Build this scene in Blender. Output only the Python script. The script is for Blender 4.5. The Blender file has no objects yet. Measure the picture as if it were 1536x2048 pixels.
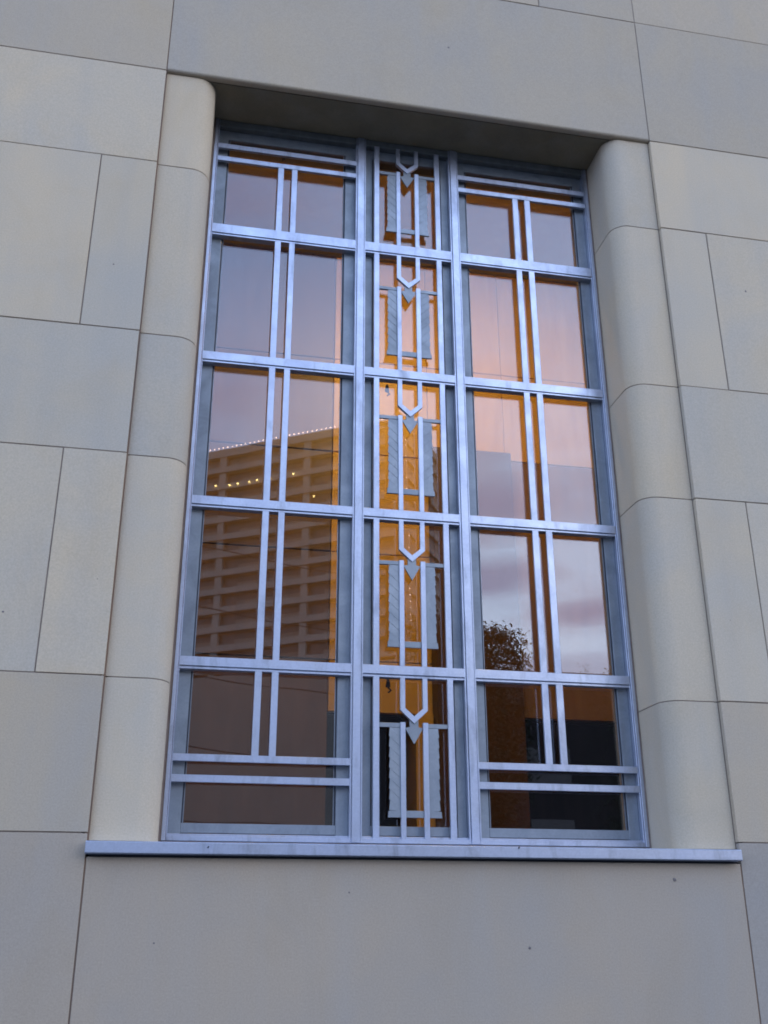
import bpy, bmesh, math, random
from mathutils import Vector, Matrix, Euler
random.seed(7)
S = bpy.context.scene
COL = S.collection
R = math.radians

# ------------------------------------------------------------------ camera
cam = bpy.data.objects.new('camera', bpy.data.cameras.new('camera'))
COL.objects.link(cam); S.camera = cam
cam.data.sensor_fit = 'VERTICAL'; cam.data.sensor_height = 36.0; cam.data.lens = 36.103
cam.location = (-0.9202, -3.747, -0.2489)
cam.rotation_euler = (R(112.269), R(0.1), R(-11.2189))
cam.data.clip_start = 0.05; cam.data.clip_end = 3000

# ------------------------------------------------------------------ world
SUN_AZ = 42.0      # from -Y towards +X
SUN_EL = 3.0
CLOUDS = [(17.5, 22.8, 5.5, 1.6, .8), (17.3, 18.6, 4.5, 1.3, .8), (23.5, 16.4, 4.0, .8, .9), (23.5, 13.2, 9, 1.0, .7), (3.0, 29.5, 7, 1.8, .4), (-14, 24, 10, 3, .7), (-34, 17, 12, 2.5, .7), (46, 19, 10, 2, .7), (60, 31, 12, 3, .5), (80, 22, 16, 3, .6), (-62, 30, 16, 4, .6)]
world = bpy.data.worlds.new('World'); S.world = world; world.use_nodes = True
nt = world.node_tree; N = nt.nodes; L = nt.links
for n in list(N): N.remove(n)
out = N.new('ShaderNodeOutputWorld'); bg = N.new('ShaderNodeBackground'); L.new(bg.outputs[0], out.inputs[0])
sky = N.new('ShaderNodeTexSky'); sky.sky_type = 'NISHITA'; sky.sun_disc = False
sky.sun_elevation = R(SUN_EL); sky.sun_rotation = R(180 - SUN_AZ)
sky.air_density = 1.0; sky.dust_density = 0.6; sky.ozone_density = 3.0; sky.altitude = 50
skym = N.new('ShaderNodeVectorMath'); skym.operation = 'SCALE'; skym.inputs['Scale'].default_value = 1.0
L.new(sky.outputs[0], skym.inputs[0])
bg.inputs[1].default_value = 0.10
tc = N.new('ShaderNodeTexCoord')
def wmath(op, a, b=None, clamp=False):
    m = N.new('ShaderNodeMath'); m.operation = op; m.use_clamp = clamp
    for i, v in enumerate((a, b)):
        if v is None: continue
        if isinstance(v, (int, float)): m.inputs[i].default_value = v
        else: L.new(v, m.inputs[i])
    return m.outputs[0]
def wmix(f, a, b, mode='MIX'):
    m = N.new('ShaderNodeMix'); m.data_type = 'RGBA'; m.blend_type = mode
    for s, v in ((m.inputs[0], f), (m.inputs[6], a), (m.inputs[7], b)):
        if isinstance(v, (int, float)): s.default_value = v
        elif isinstance(v, tuple): s.default_value = (*v, 1)
        else: L.new(v, s)
    return m.outputs[2]
sep = N.new('ShaderNodeSeparateXYZ'); L.new(tc.outputs['Generated'], sep.inputs[0])
zz = wmath('MAXIMUM', sep.outputs[2], 0.03)
# direction projected on a cloud layer (planar) so clouds flatten towards the horizon
comb = N.new('ShaderNodeCombineXYZ')
den = wmath('ADD', zz, 0.12)
L.new(wmath('DIVIDE', sep.outputs[0], den), comb.inputs[0]); L.new(wmath('DIVIDE', sep.outputs[1], den), comb.inputs[1])
cn = N.new('ShaderNodeTexNoise'); cn.inputs['Scale'].default_value = 1.5; cn.inputs['Detail'].default_value = 7; cn.inputs['Roughness'].default_value = 0.52
cn.inputs['Distortion'].default_value = 0.5
L.new(comb.outputs[0], cn.inputs['Vector'])
cr = N.new('ShaderNodeValToRGB'); cr.color_ramp.elements[0].position = 0.40; cr.color_ramp.elements[1].position = 0.60
L.new(cn.outputs[0], cr.inputs[0])
# warm side of the sky: the azimuth of the sunset, broad and soft
nrm = N.new('ShaderNodeVectorMath'); nrm.operation = 'NORMALIZE'
flat = N.new('ShaderNodeCombineXYZ'); L.new(sep.outputs[0], flat.inputs[0]); L.new(sep.outputs[1], flat.inputs[1]); flat.inputs[2].default_value = 0.001
L.new(flat.outputs[0], nrm.inputs[0])
dot = N.new('ShaderNodeVectorMath'); dot.operation = 'DOT_PRODUCT'; L.new(nrm.outputs[0], dot.inputs[0])
dot.inputs[1].default_value = (math.sin(R(SUN_AZ)), -math.cos(R(SUN_AZ)), 0)
mr = N.new('ShaderNodeMapRange'); mr.interpolation_type = 'SMOOTHSTEP'
mr.inputs[1].default_value = 0.66; mr.inputs[2].default_value = 1.0
L.new(dot.outputs['Value'], mr.inputs[0])
mzf = N.new('ShaderNodeMapRange'); mzf.interpolation_type = 'SMOOTHSTEP'
mzf.inputs[1].default_value = 0.50; mzf.inputs[2].default_value = 0.95; mzf.inputs[3].default_value = 1.0; mzf.inputs[4].default_value = 0.0
L.new(zz, mzf.inputs[0])
warm = wmath('MULTIPLY', mr.outputs[0], mzf.outputs[0])
mrz = N.new('ShaderNodeMapRange'); mrz.interpolation_type = 'SMOOTHSTEP'
mrz.inputs[1].default_value = 0.12; mrz.inputs[2].default_value = 0.85; L.new(zz, mrz.inputs[0])
K = 10.0   # colours below are radiances; background strength is 0.1
def kc(r, g, b): return (r * K, g * K, b * K)
lowsky = wmix(warm, kc(0.78, 1.02, 1.52), kc(1.62, 1.92, 2.45))
highsky = wmix(warm, kc(0.34, 0.62, 1.20), kc(0.42, 0.70, 1.34))
veil = wmix(mrz.outputs[0], lowsky, highsky)
base = wmix(0.93, skym.outputs[0], veil)
cloudc = wmix(warm, kc(0.52, 0.64, 1.08), kc(0.82, 0.96, 1.42))
skyc = wmix(wmath('MULTIPLY', cr.outputs[0], 0.7), base, cloudc)
# small dark evening clouds lower down
cn2 = N.new('ShaderNodeTexNoise'); cn2.inputs['Scale'].default_value = 3.2; cn2.inputs['Detail'].default_value = 5; cn2.inputs['Roughness'].default_value = 0.55
cmap = N.new('ShaderNodeMapping'); cmap.inputs['Scale'].default_value = (1, 1, 3.2); cmap.inputs['Location'].default_value = (3.1, 1.7, .4)
L.new(tc.outputs['Generated'], cmap.inputs[0]); L.new(cmap.outputs[0], cn2.inputs['Vector'])
cr2 = N.new('ShaderNodeValToRGB'); cr2.color_ramp.elements[0].position = 0.50; cr2.color_ramp.elements[1].position = 0.66
L.new(cn2.outputs[0], cr2.inputs[0])
skyc = wmix(wmath('MULTIPLY', cr2.outputs[0], 0.65), skyc, wmix(warm, kc(0.45, 0.50, 0.85), kc(0.95, 0.92, 1.22)))
# a few individual evening cloud banks, by azimuth (from -Y towards +X) and elevation
def wfun(op, a): return wmath(op, a)
azr = wmath('ARCTAN2', sep.outputs[0], wmath('MULTIPLY', sep.outputs[1], -1.0))
elr = wmath('ARCSINE', sep.outputs[2])
wn = N.new('ShaderNodeTexNoise'); wn.inputs['Scale'].default_value = 7.0; wn.inputs['Detail'].default_value = 6; wn.inputs['Roughness'].default_value = 0.6
wm = N.new('ShaderNodeMapping'); wm.inputs['Scale'].default_value = (1, 1, 2.6); L.new(tc.outputs['Generated'], wm.inputs[0]); L.new(wm.outputs[0], wn.inputs['Vector'])
wob = wmath('MULTIPLY', wmath('SUBTRACT', wn.outputs[0], 0.5), 2.6)
tot = None
for (ca, ce, sa, se, amt) in CLOUDS:
    da = wmath('DIVIDE', wmath('SUBTRACT', azr, R(ca)), R(sa)); de = wmath('DIVIDE', wmath('SUBTRACT', elr, R(ce)), R(se))
    d2 = wmath('ADD', wmath('MULTIPLY', da, da), wmath('MULTIPLY', de, de))
    v = wmath('MULTIPLY', wmath('ADD', wmath('SUBTRACT', 1.0, d2), wob), amt, True)
    tot = v if tot is None else wmath('MAXIMUM', tot, v)
skyc = wmix(wmath('MULTIPLY', tot, 0.8), skyc, wmix(warm, kc(0.42, 0.50, 0.92), kc(0.72, 0.68, 1.02)))
L.new(skyc, bg.inputs[0])

# ------------------------------------------------------------------ sun (already behind thin cloud at dusk)
sd = bpy.data.lights.new('sun', 'SUN'); sd.energy = 0.15; sd.angle = R(25); sd.color = (1.0, 0.86, 0.76)
sun = bpy.data.objects.new('sun', sd); COL.objects.link(sun)
sdir = Vector((math.sin(R(SUN_AZ)) * math.cos(R(14)), -math.cos(R(SUN_AZ)) * math.cos(R(14)), math.sin(R(14))))
sun.rotation_euler = sdir.to_track_quat('Z', 'Y').to_euler()
S.render.engine = 'CYCLES'
S.view_settings.view_transform = 'Standard'; S.view_settings.look = 'None'
S.view_settings.exposure = 1.12; S.view_settings.gamma = 1.0; S.view_settings.use_curve_mapping = False
S.cycles.filter_width = 1.8; S.cycles.max_bounces = 10; S.cycles.transparent_max_bounces = 16

# ------------------------------------------------------------------ material helpers
class Mt:
    def __init__(s, name):
        s.m = bpy.data.materials.new(name); s.m.use_nodes = True
        s.t = s.m.node_tree; s.n = s.t.nodes; s.l = s.t.links
        s.b = s.n['Principled BSDF']; s.o = s.n['Material Output']
        s.tc = s.n.new('ShaderNodeTexCoord')
    def vec(s, scale=(1, 1, 1), rnd=True):
        mp = s.n.new('ShaderNodeMapping'); mp.inputs['Scale'].default_value = scale
        s.l.new(s.tc.outputs['Object'], mp.inputs[0])
        if rnd:
            oi = s.n.new('ShaderNodeObjectInfo')
            ml = s.n.new('ShaderNodeMath'); ml.operation = 'MULTIPLY'; ml.inputs[1].default_value = 37.0
            s.l.new(oi.outputs['Random'], ml.inputs[0]); s.l.new(ml.outputs[0], mp.inputs['Location'])
        return mp.outputs[0]
    def noise(s, scale, detail=4, rough=0.5, vec=None, dist=0):
        n = s.n.new('ShaderNodeTexNoise'); n.inputs['Scale'].default_value = scale
        n.inputs['Detail'].default_value = detail; n.inputs['Roughness'].default_value = rough; n.inputs['Distortion'].default_value = dist
        if vec is not None: s.l.new(vec, n.inputs['Vector'])
        return n.outputs[0]
    def ramp(s, f, a, b, ca=(0, 0, 0), cb=(1, 1, 1)):
        r = s.n.new('ShaderNodeValToRGB'); e = r.color_ramp.elements
        e[0].position = a; e[1].position = b; e[0].color = (*ca, 1); e[1].color = (*cb, 1)
        s.l.new(f, r.inputs[0]); return r.outputs[0]
    def mix(s, f, a, b, mode='MIX'):
        m = s.n.new('ShaderNodeMix'); m.data_type = 'RGBA'; m.blend_type = mode
        for k, v in ((m.inputs[0], f), (m.inputs[6], a), (m.inputs[7], b)):
            if isinstance(v, (int, float)): k.default_value = v
            elif isinstance(v, tuple): k.default_value = (*v, 1)
            else: s.l.new(v, k)
        return m.outputs[2]
    def math(s, op, a, b):
        m = s.n.new('ShaderNodeMath'); m.operation = op
        for i, v in enumerate((a, b)):
            if isinstance(v, (int, float)): m.inputs[i].default_value = v
            else: s.l.new(v, m.inputs[i])
        return m.outputs[0]
    def bump(s, h, strength, dist=0.001):
        b = s.n.new('ShaderNodeBump'); b.inputs['Strength'].default_value = strength; b.inputs['Distance'].default_value = dist
        s.l.new(h, b.inputs['Height']); s.l.new(b.outputs[0], s.b.inputs['Normal'])
    def set(s, **k):
        for a, v in k.items():
            i = s.b.inputs[a.replace('_', ' ')]
            if isinstance(v, tuple): i.default_value = (*v, 1)
            elif isinstance(v, (int, float)): i.default_value = v
            else: s.l.new(v, i)
        return s

def stone_mat(name, ca, cb, stain=(0.50, 0.365, 0.20)):
    m = Mt(name); v = m.vec()
    big = m.noise(1.7, 5, 0.6, v, 0.6)
    c = m.mix(m.ramp(big, 0.35, 0.68), ca, cb)
    st = m.noise(3.3, 6, 0.62, m.vec((1, 1, 0.55)), 0.8)
    c = m.mix(m.math('MULTIPLY', m.ramp(st, 0.50, 0.78), 0.34), c, stain)
    # soft vertical rain marks
    rn = m.noise(5.0, 4, 0.5, m.vec((1.6, 1.6, 0.12)))
    c = m.mix(m.math('MULTIPLY', m.ramp(rn, 0.45, 0.8), 0.22), c, (0.36, 0.35, 0.32))
    # fine grain
    gr = m.noise(170, 3, 0.7, v)
    c = m.mix(0.22, c, m.ramp(gr, 0.3, 0.7, (0.5, 0.5, 0.5), (1.35, 1.35, 1.35)), 'MULTIPLY')
    # sparse dark pits
    vo = m.n.new('ShaderNodeTexVoronoi'); vo.inputs['Scale'].default_value = 9.0; m.l.new(v, vo.inputs['Vector'])
    pit = m.ramp(vo.outputs['Distance'], 0.012, 0.03, (1, 1, 1), (0, 0, 0))
    pk = m.ramp(m.noise(2.1, 2, 0.5, v), 0.55, 0.6)
    c = m.mix(m.math('MULTIPLY', m.math('MULTIPLY', pit, pk), 0.55), c, (0.14, 0.11, 0.09))
    oi = m.n.new('ShaderNodeObjectInfo')
    c = m.mix(1.0, c, m.ramp(oi.outputs['Random'], 0, 1, (0.91, 0.925, 0.95), (1.04, 1.015, 0.98)), 'MULTIPLY')
    m.set(Base_Color=c, Roughness=0.88, Specular_IOR_Level=0.25)
    m.bump(m.math('ADD', m.noise(60, 6, 0.65, v), m.math('MULTIPLY', gr, 0.5)), 0.35, 0.0012)
    return m.m
M = {}
M['stone'] = stone_mat('limestone', (0.585, 0.465, 0.305), (0.515, 0.44, 0.325))
M['stone_shade_low'] = stone_mat('shaded lower limestone', (0.415, 0.335, 0.24), (0.375, 0.32, 0.25), (0.35, 0.27, 0.17))  # shade deepening towards the bottom of the wall, put into the block colour
M['stone_shade_mild'] = stone_mat('mildly shaded limestone', (0.485, 0.385, 0.255), (0.435, 0.365, 0.27), (0.42, 0.32, 0.19))  # milder shade of the top and lower rows, put into the block colour
M['soffit'] = stone_mat('stained shaded limestone', (0.25, 0.21, 0.13), (0.19, 0.16, 0.105), (0.13, 0.10, 0.06))  # dirt stains and the shade under the lintel, both in the colour
m = Mt('mortar'); v = m.vec((1, 1, .3)); m.set(Base_Color=m.mix(m.ramp(m.noise(6, 4, .6, v), .3, .7), (0.20, 0.115, 0.062), (0.12, 0.085, 0.06)), Roughness=.95); M['mortar'] = m.m
m = Mt('mortar_grey'); v = m.vec(); m.set(Base_Color=m.mix(m.ramp(m.noise(9, 4, .6, v), .3, .7), (0.15, 0.115, 0.085), (0.25, 0.195, 0.145)), Roughness=.95); M['mortar_grey'] = m.m
m = Mt('speck'); v = m.vec(); m.set(Base_Color=m.mix(m.ramp(m.noise(200, 3, .6, v), .3, .7), (0.13, 0.11, 0.10), (0.24, 0.20, 0.17)), Roughness=.95); M['speck'] = m.m
m = Mt('caulk'); v = m.vec(); m.set(Base_Color=m.mix(m.ramp(m.noise(14, 5, .6, v), .3, .7), (0.20, 0.145, 0.115), (0.30, 0.24, 0.20)), Roughness=.85); M['caulk'] = m.m

def alu(name, col, col2, metal=0.85, rough=0.4):
    m = Mt(name); v = m.vec()
    pa = m.noise(7, 6, 0.62, v, 0.7)
    dirt = m.noise(16, 5, 0.65, m.vec((1, 1, 0.25)), 0.4)
    c = m.mix(m.ramp(pa, 0.32, 0.7), col, col2)
    c = m.mix(m.math('MULTIPLY', m.ramp(dirt, 0.52, 0.74), 0.55), c, (0.20, 0.21, 0.23))
    sc = m.noise(120, 3, 0.6, m.vec((1, 1, 1)))
    c = m.mix(0.15, c, m.ramp(sc, .35, .65, (.7, .7, .7), (1.2, 1.2, 1.2)), 'MULTIPLY')
    r = m.ramp(pa, 0.3, 0.75, (rough - .06,) * 3, (rough + .14,) * 3)
    m.set(Base_Color=c, Metallic=metal, Roughness=r)
    m.bump(m.math('ADD', m.noise(35, 4, .6, v), m.math('MULTIPLY', sc, 0.3)), 0.25, 0.0008)
    return m.m
M['alu'] = alu('aluminium', (0.53, 0.565, 0.64), (0.43, 0.46, 0.54))
M['alu_dull'] = alu('dull aluminium', (0.27, 0.295, 0.31), (0.20, 0.22, 0.235), 0.6, 0.5)
M['cast'] = alu('cast aluminium', (0.29, 0.31, 0.32), (0.23, 0.25, 0.26), 0.65, 0.46)
M['alu_shaded'] = alu('shaded aluminium', (0.17, 0.18, 0.17), (0.11, 0.12, 0.115), 0.5, 0.55)  # shade and dark reflection at the window head, put into the colour
m = Mt('dark_gasket'); m.set(Base_Color=(0.02, 0.022, 0.03), Roughness=.6); M['gasket'] = m.m

# glass: thin pane, partly reflecting, slight waviness
m = Mt('glass'); m.n.remove(m.b)
tr = m.n.new('ShaderNodeBsdfTransparent'); tr.inputs[0].default_value = (0.90, 0.90, 0.88, 1)
gl = m.n.new('ShaderNodeBsdfGlossy'); gl.inputs['Roughness'].default_value = 0.0; gl.inputs[0].default_value = (0.96, 0.97, 1.0, 1)
geo = m.n.new('ShaderNodeNewGeometry'); dp = m.n.new('ShaderNodeVectorMath'); dp.operation = 'DOT_PRODUCT'
m.l.new(geo.outputs['Incoming'], dp.inputs[0]); m.l.new(geo.outputs['Normal'], dp.inputs[1])
ac = m.math('SUBTRACT', 1.0, m.math('ABSOLUTE', dp.outputs['Value'], 0)); R0 = 0.084
ff = m.math('ADD', m.math('MULTIPLY', m.math('POWER', ac, 5.0), 1 - R0), R0)
mx = m.n.new('ShaderNodeMixShader'); m.l.new(ff, mx.inputs[0]); m.l.new(tr.outputs[0], mx.inputs[1]); m.l.new(gl.outputs[0], mx.inputs[2]); m.l.new(mx.outputs[0], m.o.inputs[0])
bp = m.n.new('ShaderNodeBump'); bp.inputs['Strength'].default_value = 0.2; bp.inputs['Distance'].default_value = 0.0012
m.l.new(m.noise(2.2, 1, .4, m.vec()), bp.inputs['Height']); m.l.new(bp.outputs[0], gl.inputs['Normal'])
M['glass'] = m.m

def wood(name, a, b, rough=.45):
    m = Mt(name); v = m.vec((1, 1, 0.12))
    m.set(Base_Color=m.mix(m.ramp(m.noise(9, 6, .6, v, .5), .3, .7), a, b), Roughness=rough); return m.m
M['panel'] = wood('warm wood panel', (0.62, 0.38, 0.06), (0.52, 0.30, 0.04))
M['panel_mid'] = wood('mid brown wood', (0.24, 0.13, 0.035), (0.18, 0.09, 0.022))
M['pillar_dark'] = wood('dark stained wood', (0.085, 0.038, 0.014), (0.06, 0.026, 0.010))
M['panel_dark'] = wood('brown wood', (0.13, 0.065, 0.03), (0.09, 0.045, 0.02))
M['plaster'] = wood('interior plaster', (0.50, 0.40, 0.28), (0.46, 0.36, 0.25), .9)
M['trim_in'] = wood('interior trim', (0.30, 0.23, 0.15), (0.24, 0.18, 0.12), .6)
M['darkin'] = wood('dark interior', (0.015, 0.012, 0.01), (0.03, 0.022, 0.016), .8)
def emis(name, c, s):
    m = Mt(name); m.set(Base_Color=(.8, .8, .8), Emission_Color=c, Emission_Strength=s); return m.m
M['lamp'] = emis('warm lamp', (1, .62, .25), 8)
M['bulb'] = emis('string bulb', (1, .66, .50), 5)
M['down'] = emis('yellow downlight', (1, .70, .20), 7)
m = Mt('asphalt'); v = m.vec((1, 1, 1), False); m.set(Base_Color=m.mix(m.ramp(m.noise(.6, 5, .6, v), .3, .7), (.045, .045, .047), (.065, .063, .06)), Roughness=.9); m.bump(m.noise(120, 3, .6, v), .5, .003); M['asphalt'] = m.m
m = Mt('concrete'); v = m.vec((1, 1, 1), False); m.set(Base_Color=m.mix(m.ramp(m.noise(1.2, 6, .6, v), .3, .7), (.055, .052, .048), (.075, .07, .066)), Roughness=.9); M['concrete'] = m.m
m = Mt('ground'); v = m.vec((1, 1, 1), False); m.set(Base_Color=m.mix(m.ramp(m.noise(.05, 6, .6, v), .3, .7), (.045, .048, .04), (.06, .058, .05)), Roughness=.95); M['ground'] = m.m
m = Mt('paint'); m.set(Base_Color=(.72, .72, .70), Roughness=.6); M['paint'] = m.m
def plain(name, a, b, sc=.4, rough=.85):
    m = Mt(name); v = m.vec(); m.set(Base_Color=m.mix(m.ramp(m.noise(sc, 5, .6, v), .3, .7), a, b), Roughness=rough); return m.m
M['slab'] = plain('pale concrete band', (.47, .41, .32), (.41, .355, .28))
M['bwall'] = plain('brown facade', (.37, .31, .24), (.32, .27, .21))
M['bdark'] = plain('dark glazing', (.12, .10, .08), (.16, .13, .105), .4, .35)
M['lowb'] = plain('dark brick', (.035, .027, .024), (.05, .038, .032))
M['bark'] = plain('bark', (.06, .045, .035), (.09, .07, .055), 8)
m = Mt('leaves'); v = m.vec(); m.set(Base_Color=m.mix(m.ramp(m.noise(1.3, 3, .6, v), .3, .7), (.028, .04, .014), (.06, .065, .022)), Roughness=.7); M['leaf'] = m.m
m = Mt('cable'); m.set(Base_Color=(.02, .02, .02), Roughness=.6); M['cable'] = m.m

# ------------------------------------------------------------------ mesh helpers
def link(name, bm, mat, parent=None, label=None, smooth=False):
    me = bpy.data.meshes.new(name); bm.normal_update(); bm.to_mesh(me); bm.free()
    if smooth:
        for p in me.polygons: p.use_smooth = True
    me.materials.append(mat)
    o = bpy.data.objects.new(name, me); COL.objects.link(o)
    if parent: o.parent = parent
    if label: o['label'] = label
    return o
def thing(name, label, cat, loc=(0, 0, 0), group=None):
    o = bpy.data.objects.new(name, None); COL.objects.link(o); o.location = loc
    o['label'] = label; o['category'] = cat
    if group: o['group'] = group
    return o
def tag(o, label, cat, group=None):
    o['label'] = label; o['category'] = cat
    if group: o['group'] = group
    return o
def struct(o): o['kind'] = 'structure'; return o
def box(bm, x0, x1, y0, y1, z0, z1, bev=0.0, seg=1):
    r = bmesh.ops.create_cube(bm, size=1)
    vs = r['verts']
    for v in vs:
        v.co = Vector(((x0 + x1) / 2 + v.co.x * (x1 - x0), (y0 + y1) / 2 + v.co.y * (y1 - y0), (z0 + z1) / 2 + v.co.z * (z1 - z0)))
    if bev:
        es = list({e for v in vs for e in v.link_edges})
        bmesh.ops.bevel(bm, geom=es, offset=bev, segments=seg, affect='EDGES', clamp_overlap=True)
def prism(bm, pts, axis, a, b):
    """extrude polygon pts along axis from a to b. axis 'y': pts=(x,z); axis 'z': pts=(x,y); axis 'x': pts=(y,z)"""
    def co(p, t):
        return {'y': (p[0], t, p[1]), 'z': (p[0], p[1], t), 'x': (t, p[0], p[1])}[axis]
    v0 = [bm.verts.new(co(p, a)) for p in pts]; v1 = [bm.verts.new(co(p, b)) for p in pts]
    n = len(pts)
    for i in range(n): bm.faces.new((v0[i], v0[(i + 1) % n], v1[(i + 1) % n], v1[i]))
    bm.faces.new(v0[::-1]); bm.faces.new(v1)
    bmesh.ops.recalc_face_normals(bm, faces=bm.faces[:])
def tube(bm, pts, rad, seg=8):
    rings = []
    for i, p in enumerate(pts):
        p = Vector(p); a = Vector(pts[max(i - 1, 0)]); b = Vector(pts[min(i + 1, len(pts) - 1)])
        d = (b - a).normalized(); u = d.orthogonal().normalized(); w = d.cross(u)
        if rings:   # keep frames aligned
            u = (lu - d * lu.dot(d)).normalized(); w = d.cross(u)
        lu = u; rr = rad[i] if isinstance(rad, (list, tuple)) else rad
        rings.append([bm.verts.new(p + (u * math.cos(t) + w * math.sin(t)) * rr) for t in [2 * math.pi * k / seg for k in range(seg)]])
    for r0, r1 in zip(rings, rings[1:]):
        for k in range(seg): bm.faces.new((r0[k], r0[(k + 1) % seg], r1[(k + 1) % seg], r1[k]))
    bm.faces.new(rings[0][::-1]); bm.faces.new(rings[-1])
def B(name, mat, parent, *a, bev=0.0, label=None):
    bm = bmesh.new(); box(bm, *a, bev=bev); return link(name, bm, mat, parent, label)

# ------------------------------------------------------------------ ground and street
def sheet(name, x0, x1, y0, y1, z, mat):
    bm = bmesh.new(); vs = [bm.verts.new(p) for p in ((x0, y0, z), (x1, y0, z), (x1, y1, z), (x0, y1, z))]; bm.faces.new(vs)
    return struct(link(name, bm, mat))
GZ = -1.85
sheet('ground', -1500, 1500, -1500, 1500, GZ - 0.13, M['ground'])
sheet('road', -400, 400, -15.5, -5.6, GZ - 0.126, M['asphalt'])
pv = struct(B('pavement', M['concrete'], None, -60, 60, -5.4, 0.30, GZ - 0.3, GZ))
kb = struct(B('kerb', M['slab'], None, -60, 60, -5.6, -5.404, GZ - 0.3, GZ + 0.004, bev=.01))
pv2 = struct(B('far_pavement', M['concrete'], None, -60, 60, -19, -15.5, GZ - 0.3, GZ))
bm = bmesh.new()
for i in range(-10, 11):
    x = i * 6.0; vs = [bm.verts.new(p) for p in ((x, -10.62, GZ - .122), (x + 3, -10.62, GZ - .122), (x + 3, -10.5, GZ - .122), (x, -10.5, GZ - .122))]; bm.faces.new(vs)
struct(link('road_marking', bm, M['paint']))

# ------------------------------------------------------------------ stone wall
XJ = 1.195; CR = 0.020           # joint beside the window bay; jamb blocks set back
ROWS = [0.065, 0.605, 1.4875, 2.043, 2.915, 3.447]
wall = thing('stone_wall', 'pale limestone block wall with rounded jambs framing the tall window', 'wall')
J = 0.0026                        # half joint
def block(x0, x1, z0, z1, y0=0.0, y1=0.12, label=None):
    bm = bmesh.new(); dy = random.uniform(-.0011, .0011); box(bm, x0 + J * random.uniform(.75, 1.3), x1 - J * random.uniform(.75, 1.3), y0 + dy, y1, z0 + J * .8, z1 - J * .8, bev=0.0013)
    return link('stone_block', bm, M['stone_shade_low' if z1 < .1 else 'stone_shade_mild' if z0 > 3.4 or z1 < .7 else 'stone'], wall, label)
WX, ZT = 7.3, 7.6
seen = [(GZ, -0.85), (-0.85, 0.065)] + list(zip(ROWS[:-1], ROWS[1:])) + [(3.447, 4.249), (4.249, 4.82), (4.82, 5.69), (5.69, 6.25), (6.25, ZT)]
for i, (z0, z1) in enumerate(seen):
    step = 1.46
    offs = 0.24 if i in (3, 5, 9) else 0.0
    for s in (-1, 1):
        xs = [XJ]
        x = XJ + (offs if offs else 1.46 * (1.0 if i % 2 else .82))
        while x < WX - .3: xs.append(x); x += step
        xs.append(WX)
        for a, b in zip(xs, xs[1:]):
            block(min(s * a, s * b), max(s * a, s * b), z0, z1)
    if z0 >= 4.24:    # above the lintel
        cuts = [-XJ, 0.66 if i % 2 == 0 else -0.1, XJ]
        for a, b in zip(cuts, cuts[1:]): block(a, b, z0, z1)
# little knocks and specks in the stone
def knock(x, z, r, y=0.0):
    bm = bmesh.new(); bmesh.ops.create_icosphere(bm, subdivisions=2, radius=r)
    for v in bm.verts: v.co = Vector((v.co.x * random.uniform(.7, 1.2) + x, v.co.y * .22 + y, v.co.z * random.uniform(.7, 1.2) + z))
    link('speck', bm, M['speck'], wall)
for a in ((1.60, 2.60, .0065), (0.345, -.30, .005), (-1.72, 2.44, .004), (-1.40, 1.12, .004), (-1.62, 1.03, .005), (.92, .0 - .07, .007), (-1.33, 2.35, .004), (-1.57, .82, .004), (.16, 3.86, .006), (-.30, -.12, .003), (1.62, 1.2, .004), (-.95, -.28, .003)): knock(*a)
# great block under the sill, and the course below
block(-XJ, XJ, -0.85, -0.010, label='large plain limestone block under the metal sill')
for a, b in ((-XJ, 0), (0, XJ)): block(a, b, GZ, -0.85)
# lintel with a rounded lower edge
bm = bmesh.new(); r = 0.014; z0, z1 = 3.447, 4.249 - J
pts = [(0.52, z0), (0.045, z0), (0.040, z0 + .004), (0.034, z0 + .004), (0.029, z0)]
pts = [(0.52, z0 + .003), (0.034, z0 + .003), (0.030, z0 - .0)]
pts += [(r - r * math.sin(t), z0 + r - r * math.cos(t)) for t in [k * math.pi / 12 for k in range(0, 7)]]
pts += [(0.0, z1 - .001), (0.0012, z1), (0.52, z1)]
pts[0] = (0.52, z0 + .006); pts[1] = (0.034, z0 + .006)
prism(bm, pts, 'x', -XJ + J, XJ - J)
link('lintel', bm, M['stone_shade_mild'], wall, 'wide limestone lintel block over the window')
B('soffit', M['soffit'], wall, -XJ + .004, XJ - .004, .038, .415, 3.4475, 3.4525, bev=.001, label='stained, shade-darkened stone underside of the lintel')
# rounded jamb blocks
XO = 0.966; RR = 0.080
def jamb(s, z0, z1):
    bm = bmesh.new()
    pts = [(s * (XJ - J), CR), (s * (XO + RR), CR)]
    for k in range(1, 13):
        t = k / 12 * math.pi / 2
        pts.append((s * (XO + RR - RR * math.sin(t)), CR + RR - RR * math.cos(t)))
    pts += [(s * XO, 0.40), (s * (XJ - J), 0.40)]
    prism(bm, pts, 'z', z0 + J * .7, z1 - J * .7)
    es = [e for e in bm.edges if abs(e.verts[0].co.z - e.verts[1].co.z) < 1e-6]
    bmesh.ops.bevel(bm, geom=es, offset=.001, segments=1, affect='EDGES')
    o = link('rounded_block', bm, M['stone'], wall)
    for p in o.data.polygons:
        if abs(p.normal.z) < .3: p.use_smooth = True
    mod = o.modifiers.new('es', 'EDGE_SPLIT'); mod.split_angle = R(25)
zj = [0.040, 0.605, 1.4875, 2.043, 2.915, 3.447]
for s in (-1, 1):
    for a, b in zip(zj, zj[1:]): jamb(s, a - (.004 if a == 2.915 else 0) * 0, b)
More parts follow.
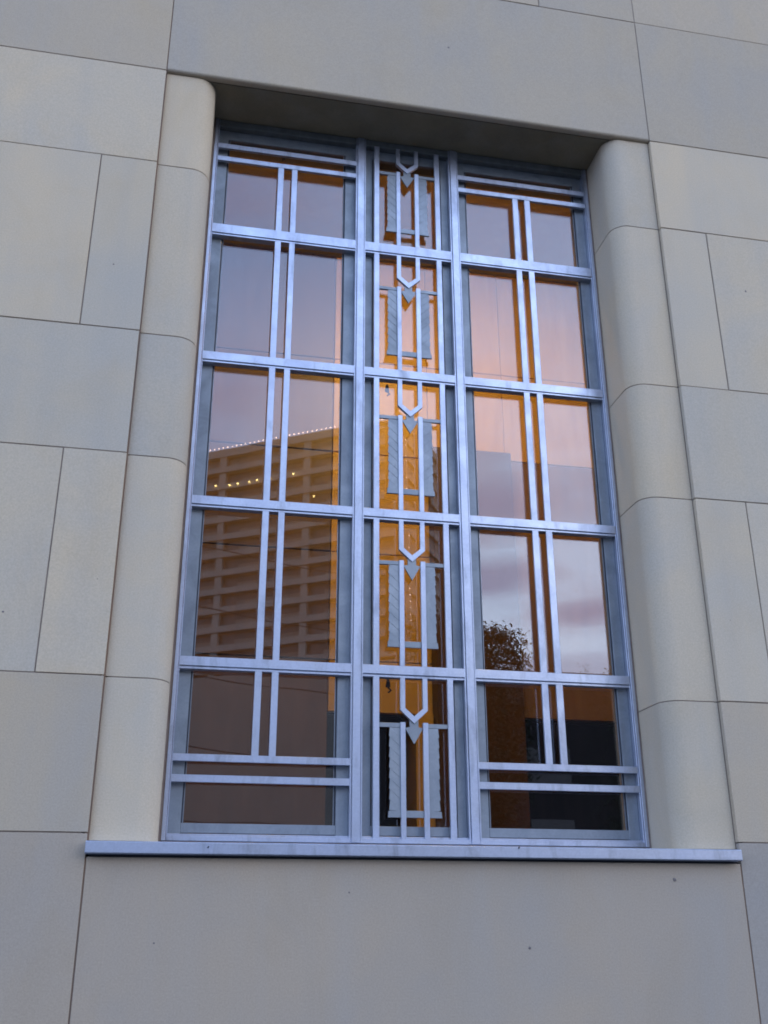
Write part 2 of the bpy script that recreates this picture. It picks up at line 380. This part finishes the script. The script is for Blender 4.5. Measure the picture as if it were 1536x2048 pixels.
# mortar bed showing in the joints (recessed)
def mort(mat, *a): return B('mortar', mat, wall, *a)
for s in (-1, 1):
    mort(M['mortar_grey'], *sorted((s * (XJ + .02), s * WX)), .003, .11, GZ, ZT)
    bm = bmesh.new(); a = sorted((s * (XJ - .0024), s * (XJ + .012))); box(bm, *a, .0032 if s < 0 else 0.0225, .10, 0.04, 3.447)
    link('mortar', bm, M['mortar'] if s < 0 else M['mortar_grey'], wall)
    bm = bmesh.new(); box(bm, *a, .0028, .10, 3.449, ZT); link('mortar', bm, M['mortar'] if s < 0 else M['mortar_grey'], wall)
    bm = bmesh.new(); box(bm, *a, .0028, .10, GZ, -0.016); link('mortar', bm, M['mortar'], wall)
    # bed behind the jamb joints, following the curve
    bm = bmesh.new(); q = .0022
    pts = [(s * (XJ - .012), CR + q), (s * (XO + RR), CR + q)]
    for k in range(1, 13):
        t = k / 12 * math.pi / 2
        pts.append((s * (XO + RR - (RR - q) * math.sin(t)), CR + RR - (RR - q) * math.cos(t)))
    pts += [(s * (XO + q), 0.39), (s * (XJ - .012), 0.39)]
    prism(bm, pts, 'z', .05, 3.44); link('mortar', bm, M['mortar_grey'], wall)
mort(M['mortar_grey'], -XJ + .03, XJ - .03, .003, .10, 4.2, ZT)
mort(M['mortar_grey'], -XJ + .03, XJ - .03, .003, .10, GZ, -.02)
# backing masonry (solid core of the wall, with the opening left free)
for a in ((-WX, -XJ - .01, .12, .52, GZ, ZT), (XJ + .01, WX, .12, .52, GZ, ZT), (-XJ - .01, XJ + .01, .12, .52, 4.25, ZT), (-XJ - .01, XJ + .01, .12, .52, GZ, -.03)):
    B('wall_core', M['plaster'], wall, *a)
B('sill_gap_shade', M['gasket'], wall, -XJ + .01, XJ - .01, .012, .12, -.012, -.0045)  # dark strip added as the drop shadow line below the sill
for s in (-1, 1): B('wall_core', M['plaster'], wall, *sorted((s * (XO + .003), s * (XJ + .01))), .40, .52, -.03, 3.45)

# ------------------------------------------------------------------ the window
win = thing('window', 'tall aluminium window with geometric art deco grille and three columns of panes', 'window', (0, 0.26, 0.04))
def W(name, mat, *a, bev=.0012, label=None, parent=None):
    bm = bmesh.new(); box(bm, *a, bev=bev)
    for v in bm.verts: v.co -= Vector((0, 0.26, 0.04))
    return link(name, bm, mat, parent or win, label)
def Wb(name, mat, boxes, bev=.0012, label=None, parent=None):
    bm = bmesh.new()
    for a in boxes: box(bm, *a, bev=bev)
    for v in bm.verts: v.co -= Vector((0, 0.26, 0.04))
    return link(name, bm, mat, parent or win, label)
YF, YG = 0.26, 0.305
ZB, ZTOP = 0.064, 3.444
FO, FI, SI = 0.956, 0.935, 0.885
M1 = (-0.259, -0.210); M2 = (0.213, 0.262)
BARS = [(0.706, 0.755), (1.390, 1.440), (2.081, 2.134), (2.762, 2.824)]
# perimeter frame: face, then a small lip on the inner edge
for s in (-1, 1):
    Wb('frame_side', M['alu'], [(*sorted((s * FO, s * (FI + .006))), YF, .42, ZB, ZTOP), (*sorted((s * (FI + .0045), s * FI)), YF + .004, .30, ZB, ZTOP)])
Wb('frame_bottom', M['alu'], [(-FI, FI, YF + .002, .42, ZB, ZB + .018), (-FI, FI, YF + .012, .42, ZB + .018, ZB + .026)])
Wb('frame_head', M['alu_shaded'], [(-FI, FI, YF + .004, .42, 3.405, ZTOP)])
for a, b in (M1, M2):
    Wb('mullion', M['alu'], [(a + .0085, b - .0085, YF - .004, .40, ZB + .001, ZTOP), (a, a + .0065, YF + .001, .30, ZB + .001, ZTOP), (b - .0065, b, YF + .001, .30, ZB + .001, ZTOP), (a + .003, b - .003, YF + .008, .39, ZB + .001, ZTOP)])
SPANS = [(-FI, M1[0]), (M1[1], M2[0]), (M2[1], FI)]
for z0, z1 in BARS:
    for a, b in SPANS:
        Wb('crossbar', M['alu'], [(a - .0035, b + .0035, YF + .0022, .300, z0 + .0125, z1), (a - .002, b + .002, YF + .010, .300, z0 + .003, z0 + .0125), (a, b, YF + .0042, .300, z0, z0 + .0085)])
# sashes with panes
GX = [(-SI, -0.312), (-0.168, 0.172), (0.308, SI)]
for (a, b), (g0, g1), nm in zip(SPANS, GX, ('left', 'centre', 'right')):
    zb0, zb1 = ZB + .026, 0.130
    Wb('sash', M['alu_dull'], [(a, g0 - .004, .2935, .318, zb0, 3.405), (g1 + .004, b, .2935, .318, zb0, 3.405), (g0 - .004, g1 + .004, .2945, .318, zb0 + .004, zb1), (g0 - .004, g1 + .004, .2945, .318, 3.352, 3.4045)], bev=.0015)
    # thin dark gasket
    Wb('gasket', M['gasket'], [(g0 - .0045, g0 + .002, .300, .313, zb1, 3.352), (g1 - .002, g1 + .0045, .300, .313, zb1, 3.352)], bev=0)
    Wb('glazing_bead', M['alu_dull'], [(g0 + .002, g0 + .005, .3005, .3045, zb1, 3.352), (g1 - .005, g1 - .002, .3005, .3045, zb1, 3.352)], bev=0)
    # inner faces of the sash, warm from the room
    Wb('inner_trim', M['trim_in'], [(a + .01, g0 - .002, .319, .340, zb0, 3.40), (g1 + .002, b - .01, .319, .340, zb0, 3.40)], bev=.002)
    zs = [(zb1, BARS[0][0])] + [(p[1], q[0]) for p, q in zip(BARS, BARS[1:])] + [(BARS[-1][1], 3.352)]
    for k, (z0, z1) in enumerate(zs):
        pn = W('pane', M['glass'], g0, g1, YG, YG + .005, z0 - .004, z1 + .004, bev=0)
        pc = Vector(((g0 + g1) / 2, YG, (z0 + z1) / 2)) - Vector((0, .26, .04)); pn.data.transform(Matrix.Translation(-pc)); pn.location = pc
        pn.rotation_euler = (R(random.uniform(-.07, .07)), 0, R(random.uniform(-.07, .07)))
        if (k in (0, 2) and nm == 'centre') or (k == 4 and nm != 'centre'):
            bm = bmesh.new(); x = -0.092 if nm == 'centre' else (g0 + g1) / 2 - .02; zt = z1 - .012
            tube(bm, [(x, .335, zt + .02), (x, .335, zt - .012)], [.006, .011], 10)
            tube(bm, [(x, .335, zt - .014), (x + .012, .333, zt - .026), (x, .332, zt - .036)], .004, 6)
            for v in bm.verts: v.co -= Vector((0, 0.26, 0.04))
            link('latch', bm, M['gasket'], win)
# thin double bars in the side lights
YR0, YR1 = YF + .003, YF + .019
for a, b, pr in ((SPANS[0][0], SPANS[0][1], ((-.642, -.614), (-.575, -.548))), (SPANS[2][0], SPANS[2][1], ((.545, .573), (.608, .637)))):
    for z0, z1 in ((3.272, 3.299), (3.196, 3.222), (.352, .379), (.275, .302)):
        W('thin_bar', M['alu'], a - .001, b + .001, YR0, YR1, z0, z1)
    segs = [(.379, .706), (.755, 1.390), (1.440, 2.081), (2.134, 2.762), (2.824, 3.196)]
    for x0, x1 in pr:
        for z0, z1 in segs: W('thin_bar', M['alu'], x0, x1, YR0 + .0008, YR1 - .001, z0 - .001, z1 + .001)
# centre ornament panels
PAN = [(0.082, 0.706), (.755, 1.390), (1.440, 2.081), (2.134, 2.762), (2.824, 3.41)]
TOPZ = [0.706, 1.390, 2.081, 2.767, 3.446]
for (pb, pt), tz in zip(PAN, TOPZ):
    for x0, x1 in ((-.167, -.142), (.140, .165)):
        W('rod', M['alu'], x0, x1, YR0, YR1, pb - .001, pt + .001)
    zt = tz - .183
    top = pt
    # main piece: the two short rods, the tick bars and the bar tying the blades
    bb = pb + .079
    bxs = []
    for x0, x1 in ((-.056, -.036), (.036, .057)):
        bxs.append((x0, x1, YR0 - .001, YR1, pb - .001, zt + .004))
    tie = [(-.142, -.056, YR0 + .005, YR1, zt - .0165, zt + .001), (.057, .140, YR0 + .005, YR1, zt - .0165, zt + .001)]
    tie += [(-.036, .036, YR0 + .0055, YR1 - .001, bb, bb + .026)]
    orn = Wb('ornament', M['alu'], bxs, bev=.001)
    Wb('tie_bar', M['cast'], tie, bev=.001, parent=orn)
    # chevron
    bm = bmesh.new(); w = .0195; o = .056
    pts = [(-o, top), (-o, zt + .052), (0, zt), (o, zt + .052), (o, top), (o - w, top), (o - w, zt + .052 + w * .42), (0, zt + w * 1.45), (-o + w, zt + .052 + w * .42), (-o + w, top)]
    # build as two halves so that the polygons stay convex-friendly
    for s in (-1, 1):
        prism(bm, [(s * -o, top), (s * -o, zt + .052), (s * (-o + w), zt + .052 + w * .42), (s * (-o + w), top)], 'y', YR0 - .001, YR1)
        prism(bm, [(s * -o, zt + .052), (0, zt), (0, zt + w * 1.45), (s * (-o + w), zt + .052 + w * .42)], 'y', YR0 - .001, YR1)
    bmesh.ops.remove_doubles(bm, verts=bm.verts[:], dist=1e-5)
    ins = [f for f in bm.faces if len([1 for e in f.edges if len(e.link_faces) > 2]) >= 3]
    bmesh.ops.recalc_face_normals(bm, faces=bm.faces[:])
    for v in bm.verts: v.co -= Vector((0, 0.26, 0.04))
    link('chevron', bm, M['alu'], orn)
    # arrowhead on a short neck
    bm = bmesh.new()
    prism(bm, [(-.018, zt + .015), (-.018, zt - .014), (-.0357, zt - .017), (-.0355, zt - .020), (0, zt - .081), (.0355, zt - .020), (.0357, zt - .017), (.018, zt - .014), (.018, zt + .015)], 'y', YR0 + .005, YR1 - .002)
    for v in bm.verts: v.co -= Vector((0, 0.26, 0.04))
    link('arrowhead', bm, M['cast'], orn)
    # two feathered blades: overlapping slanted barbs, each tilted a little
    z_hi = zt - .0165; z_lo = bb + .022
    for s in (-1, 1):
        bm = bmesh.new(); xi, xo = .050, .101; n = 8; h = (z_hi - z_lo) / n
        # solid backing plate
        prism(bm, [(s * xi, z_lo), (s * (xo - .004), z_lo), (s * (xo - .004), z_hi), (s * xi, z_hi)], 'y', YR0 + .0085, YR1 - .003)
        for k in range(-1, n + 1):
            za = z_lo + k * h; sl = .046
            # barb: rises outwards
            P = [(xi, za), (xo + .001, za + sl), (xo - .0025, za + sl + h * .93), (xi, za + h * .97)]
            # clip to the blade
            cl = []
            for (x, z) in P: cl.append((x, min(max(z, z_lo), z_hi)))
            if cl[2][1] - cl[0][1] < .004 or (cl[0][1] >= cl[3][1] and cl[1][1] >= cl[2][1]): continue
            f = [bm.verts.new((s * x, YR0 + (.0058 if j in (0, 1) else .0068), z)) for j, (x, z) in enumerate(cl)]
            g = [bm.verts.new((s * x, YR0 + .010, z)) for (x, z) in cl]
            bm.faces.new(f); bm.faces.new(g[::-1])
            for j in range(4): bm.faces.new((f[j], f[(j + 1) % 4], g[(j + 1) % 4], g[j]))
        prism(bm, [(s * xi, bb), (s * (xo + .006), bb), (s * (xo + .004), bb + .024), (s * xi, bb + .024)], 'y', YR0 + .0035, YR1 - .002)
        bmesh.ops.recalc_face_normals(bm, faces=bm.faces[:])
        for v in bm.verts: v.co -= Vector((0, 0.26, 0.04))
        link('feather_blade', bm, M['cast'], orn)
# sealant between frame and stone
for s in (-1, 1):
    W('sealant', M['caulk'], *sorted((s * (FO + .0005), s * (XO - .0005))), YF + .006, .39, .041, 3.446, bev=0)
W('sealant', M['caulk'], -FO, FO, YF + .006, .40, .041, ZB - .001, bev=.002)
# metal sill with drip lip
bm = bmesh.new()
prism(bm, [(-.036, .000), (-.036, .0335), (-.032, .037), (.30, .0405), (.30, -.0035), (-.001, -.0035), (-.004, .003), (-.024, .003), (-.026, -.002), (-.034, -.003)], 'x', -XJ - .003, XJ - .010)
for v in bm.verts: v.co -= Vector((0, 0.26, 0.04))
bmesh.ops.recalc_face_normals(bm, faces=bm.faces[:])
sill = link('sill', bm, M['alu'], win, 'long flat metal sill running the full width of the opening')
for x, z in ((-.795, .018), (.31, .03)):
    bm = bmesh.new(); tube(bm, [(x, -.0365, z), (x + .004, -.0375, z + .006)], [.003, .002], 6)
    for v in bm.verts: v.co -= Vector((0, 0.26, 0.04))
    link('scratch', bm, M['gasket'], sill)

# ------------------------------------------------------------------ room behind the window
rx0, rx1, ry0, ry1, rz0, rz1 = -3.2, 5.6, 0.52, 5.4, -0.9, 4.75
struct(B('interior_floor', M['panel_dark'], None, rx0, rx1, ry0, ry1, rz0 - .1, rz0))
struct(B('interior_ceiling', M['plaster'], None, rx0, rx1, ry0, ry1, rz1, rz1 + .1))
struct(B('interior_side_wall', M['plaster'], None, rx0 - .1, rx0, ry0, ry1, rz0 - .1, rz1 + .1))
struct(B('interior_side_wall', M['plaster'], None, rx1, rx1 + .1, ry0, ry1, rz0 - .1, rz1 + .1))
struct(B('interior_rear_wall', M['darkin'], None, rx0 - .1, rx1 + .1, ry1, ry1 + .1, rz0 - .1, rz1 + .1))
PTOP = 3.06
pw = thing('panelled_wall', 'orange wood panelled wall inside the lit room', 'wall', (0, 3.0, rz0))
def PW(name, mat, x0, x1, y0, y1, z0, z1, bev=.003):
    bm = bmesh.new(); box(bm, x0, x1, y0, y1, z0, z1, bev=bev)
    for v in bm.verts: v.co -= Vector((0, 3.0, rz0))
    return link(name, bm, mat, pw)
ZS = 1.86      # the bright panelling stops here beside the pillar; plain brown wall below
xs = [0.04, 0.76, 1.36, 3.4, 5.5]
for x0, x1 in zip(xs, xs[1:]):
    zs = [1.11, 1.46, 2.24, 3.02, 3.80, 4.74] if x0 < .5 else [PTOP, 3.80, 4.74]
    for z0, z1 in zip(zs, zs[1:]): PW('panel', M['panel'], x0 + .0015, x1 - .0015, 3.0, 3.05, z0 + .003, z1 - .003)
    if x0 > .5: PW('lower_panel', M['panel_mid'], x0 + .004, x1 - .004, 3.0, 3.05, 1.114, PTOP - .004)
for x0, x1 in ((-3.15, -1.4), (-1.4, 0.04)):
    zq = [rz0, 1.46, 2.24, 3.02, 3.80, 4.74]
    for z0, z1 in zip(zq, zq[1:]): PW('dim_panel', M['panel_dark'], x0 + .004, x1 - .004, 3.0, 3.05, z0 + .004, z1 - .004)  # darker wood colour stands in for the weaker light on the left
PW('backing', M['darkin'], -3.15, 5.5, 3.05, 3.1, 1.1, 4.74, 0)
PW('pillar', M['panel'], .63, .755, 2.97, 3.3, rz0, 1.11)
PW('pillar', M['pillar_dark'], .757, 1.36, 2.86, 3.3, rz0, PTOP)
# lit ceiling fixtures above the window, inside
for x, wdt, e, lab in ((.65, 1.3, 32, 'larger warm ceiling lamp inside, right of the window centre'), (-1.2, .5, 2.8, 'small warm ceiling lamp inside at the left of the room')):
    cl = thing('ceiling_lamp', lab, 'lamp', (x, .95, rz1))
    bm = bmesh.new(); box(bm, -wdt / 2, wdt / 2, -.15, .15, -.07, -.001, bev=.008); link('housing', bm, M['trim_in'], cl)
    bm = bmesh.new(); box(bm, -wdt / 2 + .02, wdt / 2 - .02, -.13, .13, -.085, -.0705, bev=.003); link('diffuser', bm, M['lamp'], cl)
    ld = bpy.data.lights.new('lamp_light', 'AREA'); ld.shape = 'RECTANGLE'; ld.size = wdt; ld.size_y = .25; ld.energy = e; ld.color = (1, .62, .16)
    lo = bpy.data.objects.new('lamp_light', ld); COL.objects.link(lo); lo.parent = cl; lo.location = (0, .02, -.10)
    lo.rotation_euler = (R(6), 0, 0)

# ------------------------------------------------------------------ across the street (seen in the panes)
MX, MY, EYE = -0.92, 4.357, -0.2489     # mirror image of the view point behind the panes: used to lay the far side out
def far(az, r, h): a = R(az); return Vector((MX + r * math.sin(a), MY - r * math.cos(a), EYE + h))
# tall office block
A0 = Vector((0.95, -174.14)); D = Vector((.835, .550)).normalized(); E_ = Vector((.550, -.835)).normalized()
ob = thing('office_block', 'tall brown office block across the street with lights strung along its roof', 'building', (A0.x, A0.y, GZ))
ob.rotation_euler = (0, 0, math.atan2(D.y, D.x))
# local frame: +x along the front facade, -y... front faces the window (local normal = +y side)
HB = 84.0 + EYE - GZ; Z0 = EYE - GZ
SL, SR, DP = -75.0, 39.7, 26.5
def OB(name, mat, x0, x1, y0, y1, z0, z1, parent=None, bev=0):
    bm = bmesh.new(); box(bm, x0, x1, y0, y1, z0, z1, bev=bev); return link(name, bm, mat, parent or ob)
OB('core', M['bwall'], SL, SR - .5, -DP + .5, -1.3, 0, HB - 1.2)
OB('parapet', M['slab'], SL, SR, -DP, 0, HB - 1.6, HB, bev=.05)
OB('podium', M['bwall'], SL - .5, SR + .5, -DP - .5, .5, 0, Z0 + 40.6)
cols = [3.1 + 17.3 * k for k in range(-4, 3)]
base_slab = None
def dupm(o, parent, loc):
    c = o.copy(); COL.objects.link(c); c.parent = parent; c.location = loc; return c
bs = None
for k in range(12):
    zc = Z0 + 79.8 - 3.45 * k
    if bs is None:
        bs = OB('slab_band', M['slab'], SL, SR, -DP, 0, -.55, .55, bev=.03); bs.location = (0, 0, zc)
    else: dupm(bs, ob, (0, 0, zc))
bc = None
for x in cols:
    if bc is None: bc = OB('column', M['slab'], -.65, .65, -.9, -.25, Z0 + 40.6, HB - 1.6); bc.location = (x, 0, 0)
    else: dupm(bc, ob, (x, 0, 0))
dupm(bc, ob, (SR - .7, 0, 0)); dupm(bc, ob, (SR - .7, -DP + 1.2, 0))
bw = None
for k in range(12):
    zc = Z0 + 79.8 - 3.45 * (k + 1) + .6
    for x in cols[2:-1]:
        for dx, sc in ((0.9, 1.0),):
            if bw is None:
                bw = OB('window_strip', M['bdark'], 0, 2.6, -1.32, -1.22, 0, 1.9); bw.location = (x + dx, 0, zc)
            else: dupm(bw, ob, (x + dx, 0, zc))
# dark window ribbons under each band, their colour also painting its shadow strip
bw2 = None
for k in range(12):
    zc = Z0 + 79.8 - 3.45 * k - 1.75
    for x in cols[2:-1]:
        if bw2 is None:
            bw2 = OB('window_shadow_ribbon', M['bdark'], .7, 16.6, -1.33, -1.21, 0, 1.1); bw2.location = (x, 0, zc)
        else: dupm(bw2, ob, (x, 0, zc))
# bulbs along the roof edge and down the near corner
bm0 = bmesh.new(); bmesh.ops.create_icosphere(bm0, subdivisions=1, radius=.14)
bulb = link('roof_bulb', bm0, M['bulb'], ob); bulb.location = (-.6, .1, HB + .25)
x = .35
while x < SR:
    dupm(bulb, ob, (x, .1, HB + .25)); x += .92 + random.uniform(-.06, .06)
z = HB - 1.5
while z > Z0 + 46:
    if random.random() < .62: dupm(bulb, ob, (SR + .15, .15, z)).scale = (.6, .6, .6)
    z -= 1.05
bm0 = bmesh.new(); bmesh.ops.create_icosphere(bm0, subdivisions=1, radius=.19)
dl = link('downlight', bm0, M['down'], ob); dl.location = (2.1, .35, Z0 + 76.6)
for s_, h_ in ((5.0, 76.3), (6.7, 76.3), (9.2, 76.25), (10.85, 76.3), (13.5, 76.2), (18.1, 76.2), (22.2, 71.3)):
    dupm(dl, ob, (s_, .35, Z0 + h_))
# low dark building opposite
lb = thing('low_building', 'low dark brick building across the street right of the tree', 'building', (8.5, -44, GZ))
HL = 13.3
def LB(name, mat, x0, x1, y0, y1, z0, z1): bm = bmesh.new(); box(bm, x0, x1, y0, y1, z0, z1); return link(name, bm, mat, lb)
LB('wall', M['lowb'], 0, 62, -12, 0, 0, HL); LB('roof', M['bdark'], -.3, 62.3, -12.3, .3, HL, HL + .35)
w0 = None
for i in range(12):
    for j in range(3):
        if w0 is None: w0 = LB('window', M['bdark'], 0, 2.2, .0, .06, 0, 1.7)
        (w0 if (i, j) == (0, 0) else dupm(w0, lb, (0, 0, 0))).location = (2.4 + i * 5, 0, 1.4 + j * 3.4)

# tree
def tree(name, label, x, y, h, cr, seed, nclump, zlo=.35, group=None):
    rnd = random.Random(seed); t = thing(name, label, 'tree', (x, y, GZ), group)
    bm = bmesh.new()
    pts = [(0, 0, -.1), (.05, .03, h * .25), (-.04, .08, h * .5), (.05, 0, h * .88)]
    tube(bm, pts, [.17, .13, .09, .03], 10)
    tips = []
    for k in range(26):
        a = rnd.uniform(0, 6.28); z0 = h * rnd.uniform(.30, .86); ln = cr * rnd.uniform(.55, 1.0) * (1.15 - .5 * z0 / h)
        p0 = Vector((0, 0, z0)); d = Vector((math.cos(a), math.sin(a), rnd.uniform(.5, 1.2)))
        p1 = p0 + d * ln * .5; p2 = p0 + Vector((d.x * ln, d.y * ln, d.z * ln * .9 + .15))
        tube(bm, [p0, p1, p2], [.05, .03, .012], 6); tips += [p1, p2, p0.lerp(p1, .6)]
        for q in range(3):
            b = p1.lerp(p2, rnd.random()); c = b + Vector((rnd.uniform(-.7, .7), rnd.uniform(-.7, .7), rnd.uniform(.2, .9)))
            tube(bm, [b, c], [.014, .006], 5); tips.append(c)
    link('trunk', bm, M['bark'], t)
    bm = bmesh.new()
    for k in range(nclump):
        c = rnd.choice(tips) + Vector((rnd.gauss(0, .22), rnd.gauss(0, .22), rnd.gauss(0, .2)))
        if c.z > h: c.z = h - rnd.random() * .3
        for q in range(14):
            p = c + Vector((rnd.gauss(0, .15), rnd.gauss(0, .15), rnd.gauss(0, .12)))
            u = Vector((rnd.uniform(-1, 1), rnd.uniform(-1, 1), rnd.uniform(-.8, .5))).normalized(); w = u.cross(Vector((rnd.uniform(-1, 1), rnd.uniform(-1, 1), 1))).normalized()
            l_ = rnd.uniform(.035, .075); b_ = l_ * .38
            bm.faces.new([bm.verts.new(p - u * l_), bm.verts.new(p + w * b_), bm.verts.new(p + u * l_), bm.verts.new(p - w * b_)])
    link('crown', bm, M['leaf'], t)
    return t
p = far(16.6, 25, 0); tree('street_tree', 'leafy street tree across the road mirrored in the right panes', p.x, p.y, 8.7, 2.1, 3, 4200)
p = far(24.0, 42, 0); tree('street_tree', 'small distant tree near the low dark building', p.x, p.y, 12.1, 1.2, 9, 300)

# overhead cables with their poles
def line_pts(za, zb_, y=-12.0, sag=.25, n=14):
    # straight run parallel-ish to the street, receding to the right
    a = far(-25, 14, 0); b = far(38, 30, 0)
    return a, b
poles = []
for (x, y) in ((far(-26, 22.6, 0).x, far(-26, 22.6, 0).y), (far(9.75, 21.1, 0).x, far(9.75, 21.1, 0).y)):
    t = thing('utility_pole', 'wooden utility pole at the ' + ('left' if x < 0 else 'right') + ' end of the overhead cables', 'utility pole', (x, y, GZ))
    bm = bmesh.new(); tube(bm, [(0, 0, -.1), (0, 0, 8.6)], [.15, .10], 12); link('pole', bm, M['bark'], t)
    bm = bmesh.new(); box(bm, -.09, .09, -.9, .9, 8.0, 8.15, bev=.01); link('crossarm', bm, M['bark'], t)
    poles.append((x, y))
# heights above eye where the cables cross the view at az 0.6 and 8.3 (elevations read off the panes)
for k, (e1, e2) in enumerate(((19.9, 18.75), (16.6, 15.5), (13.0, 12.15), (9.3, 8.45), (5.5, 5.2))):
    r1, r2 = 20.3, 20.9
    P1 = far(.6, r1, r1 * math.tan(R(e1))); P2 = far(8.3, r2, r2 * math.tan(R(e2)))
    pts = []
    for i in range(0, 37):
        t = -3.55 + i / 36 * 4.74; q = P1.lerp(P2, t); q.z += .035 * (t * t - t) * .9 + .02 * math.sin(7 * t + k) * (1 if 0 < t < 1 else .3)
        pts.append(q)
    bm = bmesh.new(); tube(bm, pts,   .013, 6)
    tag(link('overhead_cable', bm, M['cable']), ['topmost', 'second from top', 'middle', 'second from bottom', 'lowest'][k] + ' of the five black cables over the street', 'cable', 'cables over the street')
